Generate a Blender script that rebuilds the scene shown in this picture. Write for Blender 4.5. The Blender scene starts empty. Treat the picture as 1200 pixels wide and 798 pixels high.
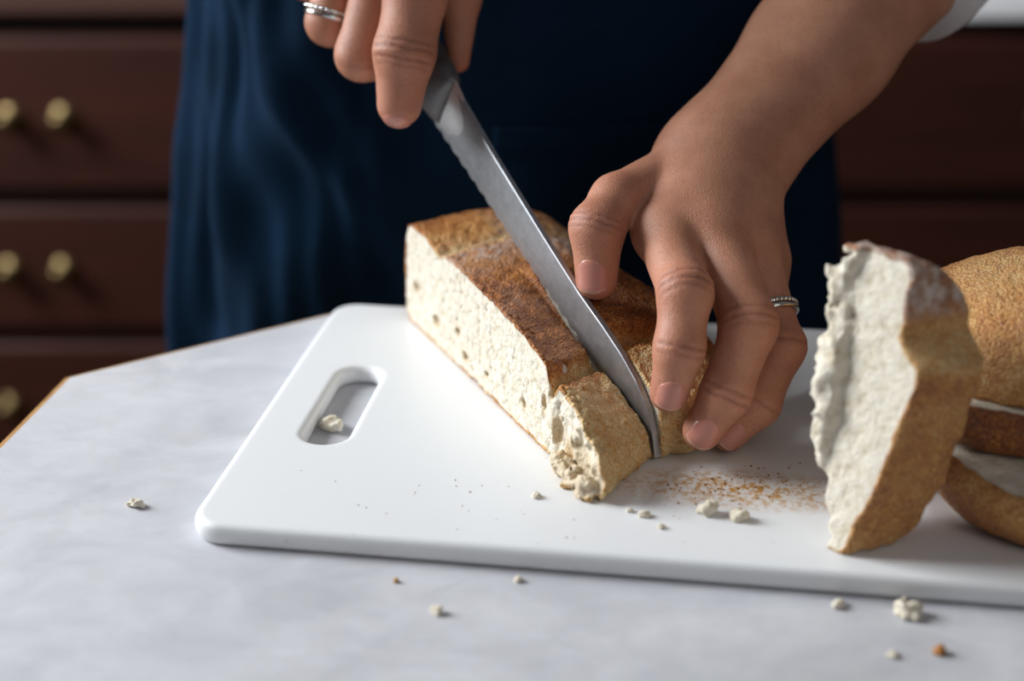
import bpy, bmesh, math
import numpy as np
from mathutils import Vector, Matrix
sc = bpy.context.scene
R = math.radians

# ------------------------------------------------------------------ camera, world, lights, exposure
CAM_H, PITCH, FPX = .263, R(23.5), 1667.0      # metres above the table top (the table top is z = 0)
cam = bpy.data.cameras.new('camera'); cam_ob = bpy.data.objects.new('camera', cam)
sc.collection.objects.link(cam_ob); sc.camera = cam_ob
cam.sensor_width = 36; cam.lens = FPX/1200*36; cam.clip_start = .02; cam.clip_end = 30
cam_ob.location = (0, 0, CAM_H); cam_ob.rotation_euler = (math.pi/2-PITCH, 0, 0)
cam.dof.use_dof = True; cam.dof.focus_distance = .54; cam.dof.aperture_fstop = 4.2

world = bpy.data.worlds.new('world'); sc.world = world; world.use_nodes = True
bg = world.node_tree.nodes['Background']
bg.inputs[0].default_value = (.62, .68, .80, 1); bg.inputs[1].default_value = .14

def area(name, loc, target, sx, sy, power, col):
    l = bpy.data.lights.new(name, 'AREA'); l.shape = 'RECTANGLE'; l.size = sx; l.size_y = sy
    l.energy = power; l.color = col
    o = bpy.data.objects.new(name, l); sc.collection.objects.link(o); o.location = loc
    o.rotation_euler = (Vector(target)-Vector(loc)).to_track_quat('-Z', 'Y').to_euler()
    return o
area('window_daylight', (-1.55, .98, .86), (.05, .50, .0), .85, 1.0, 66, (.93, .97, 1.0))

area('front_fill', (.9, -1.3, 1.55), (.10, .50, .05), 1.0, 1.0, 6.5, (1.0, .95, .88))  # added weak fill from behind the camera, no known lamp there
sc.view_settings.view_transform = 'Standard'; sc.view_settings.look = 'None'
sc.view_settings.exposure = 0.0; sc.view_settings.gamma = 1; sc.view_settings.use_curve_mapping = False

# ------------------------------------------------------------------ helpers
FW = np.array([0, math.cos(PITCH), -math.sin(PITCH)]); UP = np.array([0, math.sin(PITCH), math.cos(PITCH)])
RT = np.array([1., 0, 0]); CAM = np.array([0, 0, CAM_H])
def ray(px, py): return FW+RT*(px-600)/FPX+UP*(399-py)/FPX
def vp(px, py, d): return CAM+ray(px, py)*d                      # a sight line and a distance -> a real point
def gz(px, py, z=0.):
    r = ray(px, py); return CAM+r*(z-CAM_H)/r[2]
def gy(px, py, y):
    r = ray(px, py); return CAM+r*y/r[1]
def norm(v): v = np.asarray(v, float); return v/np.linalg.norm(v)

def srgb(r, g, b, a=1):
    f = lambda c: (c/255/12.92 if c/255 <= .04045 else ((c/255+.055)/1.055)**2.4)
    return (f(r), f(g), f(b), a)

class NT:
    def __init__(s, name):
        s.m = bpy.data.materials.new(name); s.m.use_nodes = True; s.t = s.m.node_tree
        s.b = s.t.nodes['Principled BSDF']; s.out = s.t.nodes['Material Output']
    def n(s, kind, **kw):
        o = s.t.nodes.new(kind)
        for k, v in kw.items():
            if k.startswith('i_'):
                k = k[2:]; k = int(k) if k.isdigit() else k.replace('_', ' ')
                if isinstance(v, bpy.types.NodeSocket): s.t.links.new(v, o.inputs[k])
                else: o.inputs[k].default_value = v
            else: setattr(o, k, v)
        return o
    def l(s, a, b): s.t.links.new(a, b)
    def set(s, **kw):
        for k, v in kw.items():
            k = k.replace('_', ' ')
            if isinstance(v, bpy.types.NodeSocket): s.l(v, s.b.inputs[k])
            else: s.b.inputs[k].default_value = v
        return s
    def obj(s): return s.n('ShaderNodeTexCoord').outputs['Object']
    def attr(s, name): return s.n('ShaderNodeAttribute', attribute_name=name).outputs['Fac']
    def noise(s, vec, scale, detail=3, rough=.55, dist=0):
        return s.n('ShaderNodeTexNoise', i_Vector=vec, i_Scale=scale, i_Detail=detail, i_Roughness=rough, i_Distortion=dist).outputs['Fac']
    def ramp(s, fac, *stops):
        o = s.n('ShaderNodeValToRGB', i_Fac=fac); e = o.color_ramp.elements
        while len(e) < len(stops): e.new(.5)
        for k, (p, c) in enumerate(stops): e[k].position = p; e[k].color = c if not np.isscalar(c) else (c, c, c, 1)
        return o.outputs['Color']
    def mix(s, fac, a, b, mode='MIX'):
        o = s.n('ShaderNodeMix', data_type='RGBA', blend_type=mode)
        for k, v in ((0, fac), (6, a), (7, b)):
            if isinstance(v, bpy.types.NodeSocket): s.l(v, o.inputs[k])
            else: o.inputs[k].default_value = v
        return o.outputs[2]
    def math(s, op, a, b=0., clamp=False):
        o = s.n('ShaderNodeMath', operation=op, use_clamp=clamp)
        for k, v in ((0, a), (1, b)):
            if isinstance(v, bpy.types.NodeSocket): s.l(v, o.inputs[k])
            else: o.inputs[k].default_value = v
        return o.outputs[0]
    def bump(s, h, strength, dist, normal=None):
        o = s.n('ShaderNodeBump', i_Height=h, i_Strength=strength, i_Distance=dist)
        if normal is not None: s.l(normal, o.inputs['Normal'])
        return o.outputs['Normal']

def link(name, me, mat=None, parent=None, smooth=True):
    o = bpy.data.objects.new(name, me); sc.collection.objects.link(o)
    if mat: me.materials.append(mat)
    if smooth: me.polygons.foreach_set('use_smooth', np.ones(len(me.polygons), bool))
    if parent: o.parent = parent
    return o
def obj(name, bm, mat, parent=None, smooth=True, sharp=None):
    me = bpy.data.meshes.new(name); bmesh.ops.recalc_face_normals(bm, faces=bm.faces); bm.to_mesh(me); bm.free()
    o = link(name, me, mat, parent, smooth)
    if sharp: me.set_sharp_from_angle(angle=R(sharp))
    return o
def tag(o, label=None, cat=None, group=None, kind=None):
    for k, v in (('label', label), ('category', cat), ('group', group), ('kind', kind)):
        if v: o[k] = v
    return o
def thing(name, loc=(0, 0, 0)):
    o = bpy.data.objects.new(name, None); sc.collection.objects.link(o); o.location = loc; o.empty_display_size = .02
    return o
def under(child, parent):                     # parent while keeping the world place
    child.parent = parent; child.matrix_parent_inverse = Matrix.Translation(-Vector(parent.location)); return child

def np_mesh(name, V, Q):
    me = bpy.data.meshes.new(name); n = len(Q); k = Q.shape[1]
    me.vertices.add(len(V)); me.vertices.foreach_set('co', np.ascontiguousarray(V, np.float32).ravel())
    me.loops.add(n*k); me.loops.foreach_set('vertex_index', np.ascontiguousarray(Q, np.int32).ravel())
    me.polygons.add(n); me.polygons.foreach_set('loop_start', np.arange(0, n*k, k, dtype=np.int32))
    me.update(calc_edges=True); me.validate(); return me
def set_attr(me, name, vals):
    me.attributes.new(name, 'FLOAT', 'POINT').data.foreach_set('value', np.ascontiguousarray(vals, np.float32))

# --- noise and implicit surfaces
def _hash(ix, iy, iz, seed):
    h = (ix.astype(np.uint32)*np.uint32(374761393)+iy.astype(np.uint32)*np.uint32(668265263)+iz.astype(np.uint32)*np.uint32(2147483647)+np.uint32(seed*974711+17))
    h = (h ^ (h >> np.uint32(13)))*np.uint32(1274126177); h = (h ^ (h >> np.uint32(15)))*np.uint32(2246822519)
    return ((h ^ (h >> np.uint32(16))) & np.uint32(0xffff)).astype(np.float32)/65535.
def vnoise(P, seed=0):
    F = np.floor(P).astype(np.int64); f = (P-F).astype(np.float32); f = f*f*(3-2*f); out = 0
    for dx in (0, 1):
        for dy in (0, 1):
            for dz in (0, 1):
                w = (f[:, 0] if dx else 1-f[:, 0])*(f[:, 1] if dy else 1-f[:, 1])*(f[:, 2] if dz else 1-f[:, 2])
                out = out+w*_hash(F[:, 0]+dx+4096, F[:, 1]+dy+4096, F[:, 2]+dz+4096, seed)
    return out*2-1
def fbm(P, freq, octv=3, seed=0):
    r = 0; a = 1.; t = 0
    for k in range(octv): r = r+a*vnoise(P*freq, seed+k*7); t += a; a *= .5; freq *= 2.03
    return r/t
def smin(a, b, k):
    h = np.maximum(k-np.abs(a-b), 0)/k; return np.minimum(a, b)-h*h*k*.25
def smax(a, b, k): return -smin(-a, -b, k)
def cone(P, a, b, ra, rb, fl=None):
    a = np.asarray(a, float); b = np.asarray(b, float); ab = b-a; l2 = ab@ab
    t = np.clip((P-a)@ab/l2, 0, 1); D = P-a-t[:, None]*ab
    if fl is not None:                                 # flatten along a direction
        n, s = fl; n = norm(n); D = D+np.outer(D@n, n)*(1/s-1)
    return np.sqrt((D*D).sum(1))-(ra+(rb-ra)*t)
def ellip(P, c, r):
    q = (P-np.asarray(c))/np.asarray(r); k0 = np.sqrt((q*q).sum(1))+1e-9; k1 = np.sqrt(((q/np.asarray(r))**2).sum(1))+1e-9
    return k0*(k0-1)/k1

def surface(fn, lo, hi, h, slack=1.3, B=8):
    lo = np.asarray(lo, float); nb = np.ceil((np.asarray(hi)-lo)/h/B).astype(int)+1; N = nb*B
    gi = np.stack(np.meshgrid(*[np.arange(n) for n in nb], indexing='ij'), -1).reshape(-1, 3)
    cv = fn(lo+(gi*B+(B-1)/2)*h); act = np.abs(cv) < .87*B*h*slack
    D = np.repeat(np.repeat(np.repeat(np.where(cv > 0, 1., -1.).astype(np.float32).reshape(nb), B, 0), B, 1), B, 2)
    off = np.stack(np.meshgrid(*[np.arange(B)]*3, indexing='ij'), -1).reshape(-1, 3)
    ai = gi[act]
    for s in range(0, len(ai), 400):
        I = (ai[s:s+400, None, :]*B+off[None]).reshape(-1, 3)
        D[I[:, 0], I[:, 1], I[:, 2]] = fn(lo+I*h)
    S = D < 0
    c = np.zeros(N-1, np.int8)
    for dx in (0, 1):
        for dy in (0, 1):
            for dz in (0, 1): c += S[dx:N[0]-1+dx, dy:N[1]-1+dy, dz:N[2]-1+dz]
    cells = np.argwhere((c > 0) & (c < 8)); idx = np.full(N-1, -1, np.int32); idx[tuple(cells.T)] = np.arange(len(cells))
    acc = np.zeros((len(cells), 3)); cnt = np.zeros(len(cells))
    C8 = {}
    for dx in (0, 1):
        for dy in (0, 1):
            for dz in (0, 1): C8[dx, dy, dz] = D[cells[:, 0]+dx, cells[:, 1]+dy, cells[:, 2]+dz].astype(float)
    for ax in range(3):
        for u in (0, 1):
            for v in (0, 1):
                p = [u, v]; p.insert(ax, 0); q = [u, v]; q.insert(ax, 1)
                a, b = C8[tuple(p)], C8[tuple(q)]; m = (a < 0) != (b < 0)
                t = np.where(m, a/np.where(m, a-b, 1), 0); pos = np.tile(np.array(p, float), (len(cells), 1)); pos[:, ax] = t
                acc += pos*m[:, None]; cnt += m
    V = lo+(cells+acc/cnt[:, None])*h
    quads = []
    for ax in range(3):
        sl0 = [slice(1, -1)]*3; sl1 = [slice(1, -1)]*3; sl0[ax] = slice(0, -1); sl1[ax] = slice(1, None)
        a = S[tuple(sl0)]; b = S[tuple(sl1)]; e = np.argwhere(a != b)
        if not len(e): continue
        inside = a[tuple(e.T)]; e = e+1; e[:, ax] -= 1
        u, v = [(1, 2), (2, 0), (0, 1)][ax]
        def cell(du, dv):
            q = e.copy(); q[:, u] -= du; q[:, v] -= dv; return idx[q[:, 0], q[:, 1], q[:, 2]]
        q = np.stack([cell(1, 1), cell(0, 1), cell(0, 0), cell(1, 0)], 1)
        q[~inside] = q[~inside][:, ::-1]; quads.append(q)
    Q = np.concatenate(quads); return V, Q[(Q >= 0).all(1)]
def sub(V, Q, mask):
    q = Q[mask]; used = np.unique(q); m = np.full(len(V), -1); m[used] = np.arange(len(used)); return V[used], m[q], used

# --- bmesh shapes
def box_bm(sx, sy, sz, bev=0, seg=2, at=(0, 0, 0), bm=None):
    b = bmesh.new(); bmesh.ops.create_cube(b, size=1)
    for v in b.verts: v.co = (v.co.x*sx, v.co.y*sy, v.co.z*sz)
    if bev: bmesh.ops.bevel(b, geom=b.edges[:], offset=bev, segments=seg, profile=.5, affect='EDGES')
    for v in b.verts: v.co += Vector(at)
    return b
def lathe_bm(prof, n=24):
    b = bmesh.new(); rings = []
    for r, z in prof:
        rings.append([b.verts.new((r*math.cos(2*math.pi*k/n), r*math.sin(2*math.pi*k/n), z)) for k in range(n)] if r > 1e-6 else [b.verts.new((0, 0, z))])
    for A, Bv in zip(rings, rings[1:]):
        for k in range(n):
            if len(A) == 1 and len(Bv) == 1: continue
            if len(A) == 1: b.faces.new((A[0], Bv[k], Bv[(k+1) % n]))
            elif len(Bv) == 1: b.faces.new((A[k], Bv[0], A[(k+1) % n]))
            else: b.faces.new((A[k], Bv[k], Bv[(k+1) % n], A[(k+1) % n]))
    return b
def loft(rings, closed=True, caps=True):
    b = bmesh.new(); rv = [[b.verts.new(tuple(p)) for p in r] for r in rings]; n = len(rv[0])
    for A, Bv in zip(rv, rv[1:]):
        for k in range(n if closed else n-1): b.faces.new((A[k], A[(k+1) % n], Bv[(k+1) % n], Bv[k]))
    if caps: b.faces.new(rv[0][::-1]); b.faces.new(rv[-1])
    return b
def tube_bm(pts, r, n=10):
    pts = [np.asarray(p, float) for p in pts]; rings = []
    ref = np.array([0, 0, 1.])
    for i, p in enumerate(pts):
        t = norm(pts[min(i+1, len(pts)-1)]-pts[max(i-1, 0)])
        if abs(t@ref) > .95: ref = np.array([1., 0, 0])
        u = norm(np.cross(t, ref)); v = np.cross(t, u); rr = r[i] if hasattr(r, '__len__') else r
        rings.append([p+rr*(math.cos(a)*u+math.sin(a)*v) for a in np.linspace(0, 2*math.pi, n, endpoint=False)])
    return loft(rings)

# ------------------------------------------------------------------ materials
def m_plain(name, col, rough=.5, metal=0, **kw):
    t = NT(name); t.set(Base_Color=col, Roughness=rough, Metallic=metal, **kw); return t.m
def make_laminate():
    t = NT('grey_laminate'); v = t.obj()
    mp = t.n('ShaderNodeMapping', i_Vector=v); mp.inputs['Scale'].default_value = (1, 1.7, 1); mp.inputs['Rotation'].default_value = (0, 0, .5)
    n1 = t.noise(mp.outputs[0], 22, 6, .62, .6); n2 = t.noise(v, 95, 4, .6); n3 = t.noise(v, 7, 3, .5, .4)
    c = t.ramp(n1, (.34, srgb(184, 185, 190)), (.52, srgb(204, 204, 208)), (.7, srgb(216, 216, 219)))
    c = t.mix(t.ramp(n2, (.42, .0), (.66, .55)), c, srgb(196, 194, 196))
    c = t.mix(t.math('MULTIPLY', t.ramp(n3, (.4, 0.), (.65, 1.)), .35), c, srgb(198, 199, 208))
    t.set(Base_Color=c, Roughness=t.math('ADD', t.math('MULTIPLY', n2, .15), .38), Normal=t.bump(n2, .05, .0005)); t.b.inputs['Specular IOR Level'].default_value = .4
    return t.m
def make_wood(name, c1, c2, scale=1, rough=.45):
    t = NT(name); v = t.obj(); mp = t.n('ShaderNodeMapping', i_Vector=v); mp.inputs['Scale'].default_value = (2*scale, 30*scale, 30*scale)
    n = t.noise(mp.outputs[0], 1.2, 5, .6, 1.2); t.set(Base_Color=t.ramp(n, (.3, c1), (.7, c2)), Roughness=rough, Normal=t.bump(n, .1, .001)); t.b.inputs['Specular IOR Level'].default_value = .28; return t.m
def make_bread():
    t = NT('bread'); v = t.obj(); cr = t.attr('crust'); br = t.attr('brown'); fl = t.attr('flour')
    nf = t.noise(v, 820, 3, .65); nm = t.noise(v, 260, 4, .6); nl = t.noise(v, 55, 4, .6)
    vor = t.n('ShaderNodeTexVoronoi', i_Vector=v, i_Scale=1000.).outputs['Distance']
    # crust: pale gold to dark brown, grainy
    bb = t.math('ADD', br, t.math('MULTIPLY', t.math('SUBTRACT', nm, .5), .55)); bb = t.math('ADD', bb, t.math('MULTIPLY', t.math('SUBTRACT', nl, .5), .45))
    bb = t.math('ADD', bb, t.math('MULTIPLY', t.math('SUBTRACT', nf, .5), 1.1), True)
    crust = t.ramp(bb, (0., srgb(226, 198, 148)), (.25, srgb(210, 156, 90)), (.5, srgb(178, 112, 54)), (.75, srgb(126, 70, 34)), (1., srgb(78, 42, 24)))
    crust = t.mix(t.math('MULTIPLY', fl, t.ramp(nm, (.40, .15), (.62, 1.))), crust, srgb(222, 205, 192))
    crumb = t.ramp(nm, (.3, srgb(202, 188, 160)), (.46, srgb(224, 214, 195)), (.65, srgb(233, 225, 209)))
    crumb = t.mix(t.attr('hole'), crumb, srgb(196, 164, 112))
    cf = t.ramp(t.math('ADD', cr, t.math('MULTIPLY', t.math('SUBTRACT', nm, .5), .5)), (.42, 0.), (.58, 1.))
    nrm = t.bump(t.math('ADD', nf, t.math('MULTIPLY', vor, t.math('MULTIPLY', cf, .9))), .7, .0014)
    nrm = t.bump(nm, .22, .0014, nrm)
    t.set(Base_Color=t.mix(cf, crumb, crust), Roughness=t.ramp(cf, (0., .85), (1., .42)), Normal=nrm, Subsurface_Weight=.08, Subsurface_Radius=(.006, .004, .002), Subsurface_Scale=.5)
    t.b.inputs['Specular IOR Level'].default_value = .3
    return t.m
def make_skin():
    t = NT('skin'); v = t.obj(); red = t.attr('red'); cre = t.attr('crease')
    n = t.noise(v, 60, 4, .6); nf = t.noise(v, 900, 2, .5)
    c = t.ramp(n, (.3, srgb(172, 118, 92)), (.7, srgb(194, 140, 113)))
    c = t.mix(t.math('MULTIPLY', red, .55), c, srgb(186, 102, 84))
    c = t.mix(t.ramp(nf, (.45, .0), (.75, .22)), c, srgb(128, 78, 58))
    c = t.mix(t.math('MULTIPLY', cre, .75), c, srgb(124, 68, 52))
    vor = t.n('ShaderNodeTexVoronoi', i_Vector=v, i_Scale=950., feature='DISTANCE_TO_EDGE').outputs['Distance']
    nrm = t.bump(t.math('ADD', vor, t.math('MULTIPLY', nf, .4)), .35, .0006)
    t.set(Base_Color=c, Roughness=.52, Normal=nrm, Subsurface_Weight=.12, Subsurface_Radius=(.006, .0022, .0012), Subsurface_Scale=.6)
    t.b.inputs['Specular IOR Level'].default_value = .42
    return t.m
def make_cloth(name, c1, c2, rough=.9, sheen=.25):
    t = NT(name); v = t.obj(); n = t.noise(v, 14, 4, .6)
    w1 = t.n('ShaderNodeTexWave', i_Vector=v, i_Scale=420., i_Distortion=1.5); w2 = t.n('ShaderNodeTexWave', i_Vector=v, i_Scale=420., i_Distortion=1.5); w2.bands_direction = 'Z'
    nf = t.noise(v, 500, 2)
    h = t.math('ADD', t.math('ADD', w1.outputs['Fac'], w2.outputs['Fac']), nf)
    c = t.mix(t.math('MULTIPLY', nf, .35), t.ramp(n, (.3, c1), (.7, c2)), tuple(min(.9, x*1.8) for x in c2[:3])+(1,))
    t.set(Base_Color=c, Roughness=rough, Normal=t.bump(h, .25, .0008), Sheen_Weight=sheen, Sheen_Roughness=.5); t.b.inputs['Specular IOR Level'].default_value = .06
    return t.m
def make_steel():
    t = NT('brushed_steel'); v = t.obj(); mp = t.n('ShaderNodeMapping', i_Vector=v); mp.inputs['Scale'].default_value = (40, 900, 900)
    n = t.noise(mp.outputs[0], 2, 3, .6); n2 = t.noise(v, 260, 4, .7)
    t.set(Base_Color=t.ramp(n2, (.3, srgb(160, 162, 166)), (.7, srgb(182, 184, 188))), Metallic=1., Roughness=t.math('ADD', t.math('MULTIPLY', n, .18), .42), Normal=t.bump(n, .06, .0003)); return t.m
def make_board():
    t = NT('white_plastic'); v = t.obj(); n = t.noise(v, 160, 4, .6); mp = t.n('ShaderNodeMapping', i_Vector=v); mp.inputs['Scale'].default_value = (18, 260, 1); mp.inputs['Rotation'].default_value = (0, 0, .9)
    s = t.noise(mp.outputs[0], 2.2, 2, .5); sm = t.ramp(s, (.70, 0.), (.74, 1.))
    # yellow-brown spice smear left on the plastic beside the loaf
    g = t.n('ShaderNodeMapping', i_Vector=v); g.inputs['Location'].default_value = (-.208, -.110, 0); g.inputs['Scale'].default_value = (1, 1, 1)
    sep = t.n('ShaderNodeSeparateXYZ', i_0=v)
    gx = t.math('DIVIDE', t.math('SUBTRACT', sep.outputs[0], .192), .052); gyy = t.math('DIVIDE', t.math('SUBTRACT', sep.outputs[1], .0520), .015)
    d = t.math('ADD', t.math('MULTIPLY', gx, gx), t.math('MULTIPLY', gyy, gyy)); fall = t.math('SUBTRACT', 1., t.math('MULTIPLY', d, .8), True)
    spk = t.ramp(t.noise(v, 420, 3, .6), (.44, 0.), (.62, 1.)); stain = t.math('MULTIPLY', fall, t.math('ADD', t.math('MULTIPLY', spk, .80), .22))
    c = t.mix(stain, srgb(232, 233, 234), srgb(190, 138, 56)); c = t.mix(t.math('MULTIPLY', sm, .05), c, srgb(200, 200, 205))
    t.set(Base_Color=c, Roughness=.36, Normal=t.bump(n, .04, .0006), Subsurface_Weight=.15, Subsurface_Radius=(.01, .01, .01), Subsurface_Scale=.4); return t.m
M = dict(laminate=make_laminate(), edge=make_wood('table_edge_wood', srgb(160, 116, 66), srgb(190, 146, 92)), mahogany=make_wood('dark_mahogany', srgb(45, 20, 13), srgb(65, 29, 19), 1, .55),
         recess_shade=m_plain('recess_shadow', srgb(26, 14, 11), .8), brass=m_plain('aged_brass', srgb(104, 88, 60), .36, 1), bread=make_bread(), skin=make_skin(),
         navy=make_cloth('navy_linen', srgb(10, 25, 40), srgb(15, 38, 60), .95, 0.), shirt=make_cloth('pale_shirt', srgb(232, 236, 244), srgb(242, 245, 250)),
         steel=make_steel(), bevel=m_plain('ground_steel_glint', srgb(228, 230, 232), .5, 1), bolster=m_plain('grey_bolster', srgb(104, 104, 106), .5, .6), handle=m_plain('dark_handle', srgb(38, 38, 40), .42), board=make_board(), silver=m_plain('silver', srgb(215, 214, 210), .16, 1),
         nail=m_plain('nail', srgb(196, 132, 116), .25, 0, Subsurface_Weight=.1, Subsurface_Radius=(.004, .002, .001), Subsurface_Scale=.4), nail_tip=m_plain('nail_edge', srgb(208, 168, 148), .3),
         wall=m_plain('painted_wall', srgb(150, 140, 130), .9), floor=make_wood('floor_boards', srgb(70, 48, 34), srgb(96, 68, 48)), hair=m_plain('brown_hair', srgb(60, 38, 24), .5), cloth=m_plain('white_cloth', srgb(246, 247, 250), .85), trousers=m_plain('dark_trousers', srgb(20, 22, 28), .9))

# ------------------------------------------------------------------ room shell
FLOOR = -.75
fl = obj('floor', box_bm(5.2, 5.6, .1, at=(0, .6, FLOOR-.05)), M['floor'], None, False); tag(fl, kind='structure')
wb = obj('wall_back', box_bm(5.2, .1, 2.7, at=(0, 2.23, FLOOR+1.35)), M['wall'], None, False); tag(wb, kind='structure')

wr = obj('wall_right', box_bm(.1, 5.6, 2.7, at=(2.6, .6, FLOOR+1.35)), M['wall'], None, False); tag(wr, kind='structure')
bm = bmesh.new(); WX, WY0, WY1, WZ0, WZ1 = -1.66, .40, 1.56, .28, 1.44           # left wall with the window the daylight comes through
for y0, y1, z0, z1 in ((-2.2, WY0, FLOOR, 1.95), (WY1, 2.18, FLOOR, 1.95), (WY0, WY1, FLOOR, WZ0), (WY0, WY1, WZ1, 1.95)):
    b2 = box_bm(.1, y1-y0, z1-z0, at=(WX-.05, (y0+y1)/2, (z0+z1)/2)); me2 = bpy.data.meshes.new('tmp'); b2.to_mesh(me2); b2.free(); bm.from_mesh(me2); bpy.data.meshes.remove(me2)
wl = obj('wall_left', bm, M['wall'], None, False); tag(wl, kind='structure')
wn = thing('window_1', (WX-.05, (WY0+WY1)/2, WZ0)); tag(wn, kind='structure')
for y0, y1, z0, z1 in ((WY0, WY1, WZ0, WZ0+.05), (WY0, WY1, WZ1-.05, WZ1), (WY0, WY0+.05, WZ0+.05, WZ1-.05), (WY1-.05, WY1, WZ0+.05, WZ1-.05), ((WY0+WY1)/2-.02, (WY0+WY1)/2+.02, WZ0+.05, WZ1-.05)):
    under(obj('window_frame', box_bm(.06, y1-y0, z1-z0, .004, at=(WX-.05, (y0+y1)/2, (z0+z1)/2)), M['cloth'], None, False), wn)

# ------------------------------------------------------------------ chest of drawers behind
def build_chest():
    Y = 1.65; zz = lambda py: float(gy(300, py, Y)[2]); xx = lambda px, py: float(gy(px, py, Y)[0])
    X0, X1 = -.92, 1.02; cx = (X0+X1)/2; W = X1-X0
    ztop, zb = zz(10), FLOOR
    root = thing('chest_of_drawers', (cx, Y+.25, FLOOR)); tag(root, 'dark reddish wooden chest of drawers with round brass pulls behind the cook', 'chest of drawers')
    P = lambda o: under(o, root)
    P(obj('chest_top', box_bm(W+.04, .56, .007, .002, at=(cx, Y+.280, ztop-.0035)), M['mahogany'], None, False))
    P(obj('top_moulding', box_bm(W, .53, .038, .004, at=(cx, Y+.295, ztop-.0265)), M['recess_shade'], None, False))  # recess shadow put into the dark colour, here and on the rails
    P(obj('carcass', box_bm(W, .48, ztop-.046-zb, at=(cx, Y+.264, (ztop-.046+zb)/2)), M['mahogany'], None, False))
    rows = [(44, 222), (243, 384), (402, 545)]
    for r, (a, b) in enumerate(rows):
        za, zc = zz(a), zz(b)
        d = P(obj('drawer', box_bm(W-.06, .03, za-zc, .007, 3, at=(cx, Y+.009, (za+zc)/2)), M['mahogany'], None, False))
        P(obj('rail', box_bm(W-.02, .02, .012, .003, at=(cx, Y+.016, zc-.0095)), M['recess_shade'], None, False))
        py = {0: 138, 1: 315}.get(r, (a+b)/2); z = zz(py)
        for x0, x1 in ((xx(16, py), xx(78, py)), (-xx(16, py)+.1, -xx(78, py)+.1)):
            x0, x1 = min(x0, x1), max(x0, x1)
            h = None
            for k, x in enumerate((x0, x1)):
                kb = lathe_bm([(0, .028), (.007, .0275), (.012, .024), (.0135, .019), (.011, .014), (.006, .011), (.006, .004), (.016, .003), (.018, 0), (0, 0)], 20)
                for v in kb.verts: v.co = (x+v.co.x, Y-.006-v.co.z, z+v.co.y)
                kk = obj('knob', kb, M['brass']); kk.parent = d
    zl = zz(560); P(obj('plinth', box_bm(W+.02, .03, zl-zb, .006, at=(cx, Y+.012, (zl+zb)/2)), M['mahogany'], None, False))
    # folded white cloth on the chest top
    b = box_bm(.46, .30, .07, .012, 3); b2 = box_bm(.45, .012, .035, .004, 2, at=(0, -.153, -.0285)); me2 = bpy.data.meshes.new('tmp'); b2.to_mesh(me2); b2.free(); b.from_mesh(me2); bpy.data.meshes.remove(me2)
    o = obj('folded_cloth', b, M['cloth']); o.location = (.745, Y+.1455, ztop+.0352); tag(o, 'blurred folded white cloth on the chest top at upper right, one edge hanging over', 'cloth')
    return ztop
ZCHEST = build_chest()

# ------------------------------------------------------------------ table
def build_table():
    t3, t2, t1 = gz(383, 366)[:2], gz(75, 440)[:2], gz(0, 515)[:2]
    ld = (t2-t1)/np.linalg.norm(t2-t1); bd = np.array([ld[1], -ld[0]])
    Lf = .95; Wd = 1.05
    c = .13
    pts = [t3, t2, t2-ld*(Lf-c), t2-ld*Lf+bd*c*1.2, t2-ld*Lf+bd*(Wd-c), t2-ld*(Lf-c)+bd*Wd, t2+bd*Wd*1.0, t3+bd*(Wd-.26)]
    cen = np.mean(pts, 0)
    def off(d):                                             # inset polygon
        n = len(pts); res = []
        for i in range(n):
            a, b, e = pts[i-1], pts[i], pts[(i+1) % n]; u = norm(b-a); v = norm(e-b); n1 = np.array([u[1], -u[0]]); n2 = np.array([v[1], -v[0]])
            if n1@(cen-b) < 0: n1 = -n1
            if n2@(cen-b) < 0: n2 = -n2
            m = n1+n2; res.append(b+m*d/(1+n1@n2))
        return res
    root = thing('table', (float(cen[0]), float(cen[1]), FLOOR)); tag(root, 'pale grey mottled kitchen table with cut corner and thin wooden edge', 'table')
    ring = lambda d, z: [(p[0], p[1], z) for p in off(d)]
    under(obj('tabletop', loft([ring(.0045, -.028), ring(.003, -.026), ring(.003, -.0006), ring(.0036, 0)]), M['laminate'], None, False), root)
    b = loft([ring(.003, -.028), ring(.0006, -.028), ring(0, -.0274), ring(0, -.0022), ring(.0008, -.0009), ring(.003, -.0007)], caps=False)
    under(obj('edge_band', b, M['edge'], None, False), root)
    ins = off(.10)
    under(obj('table_frame', loft([[(p[0], p[1], z) for p in off(.06)] for z in (-.10, -.0285)]), M['edge'], None, False), root)
    for q in (0, 2, 4, 6):
        p = (ins[q]+ins[q+1])/2
        lg = lathe_bm([(0, FLOOR), (.018, FLOOR), (.020, FLOOR+.02), (.024, -.2), (.028, -.1), (.028, -.03), (0, -.03)], 16)
        for v in lg.verts: v.co.x += p[0]; v.co.y += p[1]
        under(obj('leg', lg, M['edge']), root)
build_table()

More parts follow.
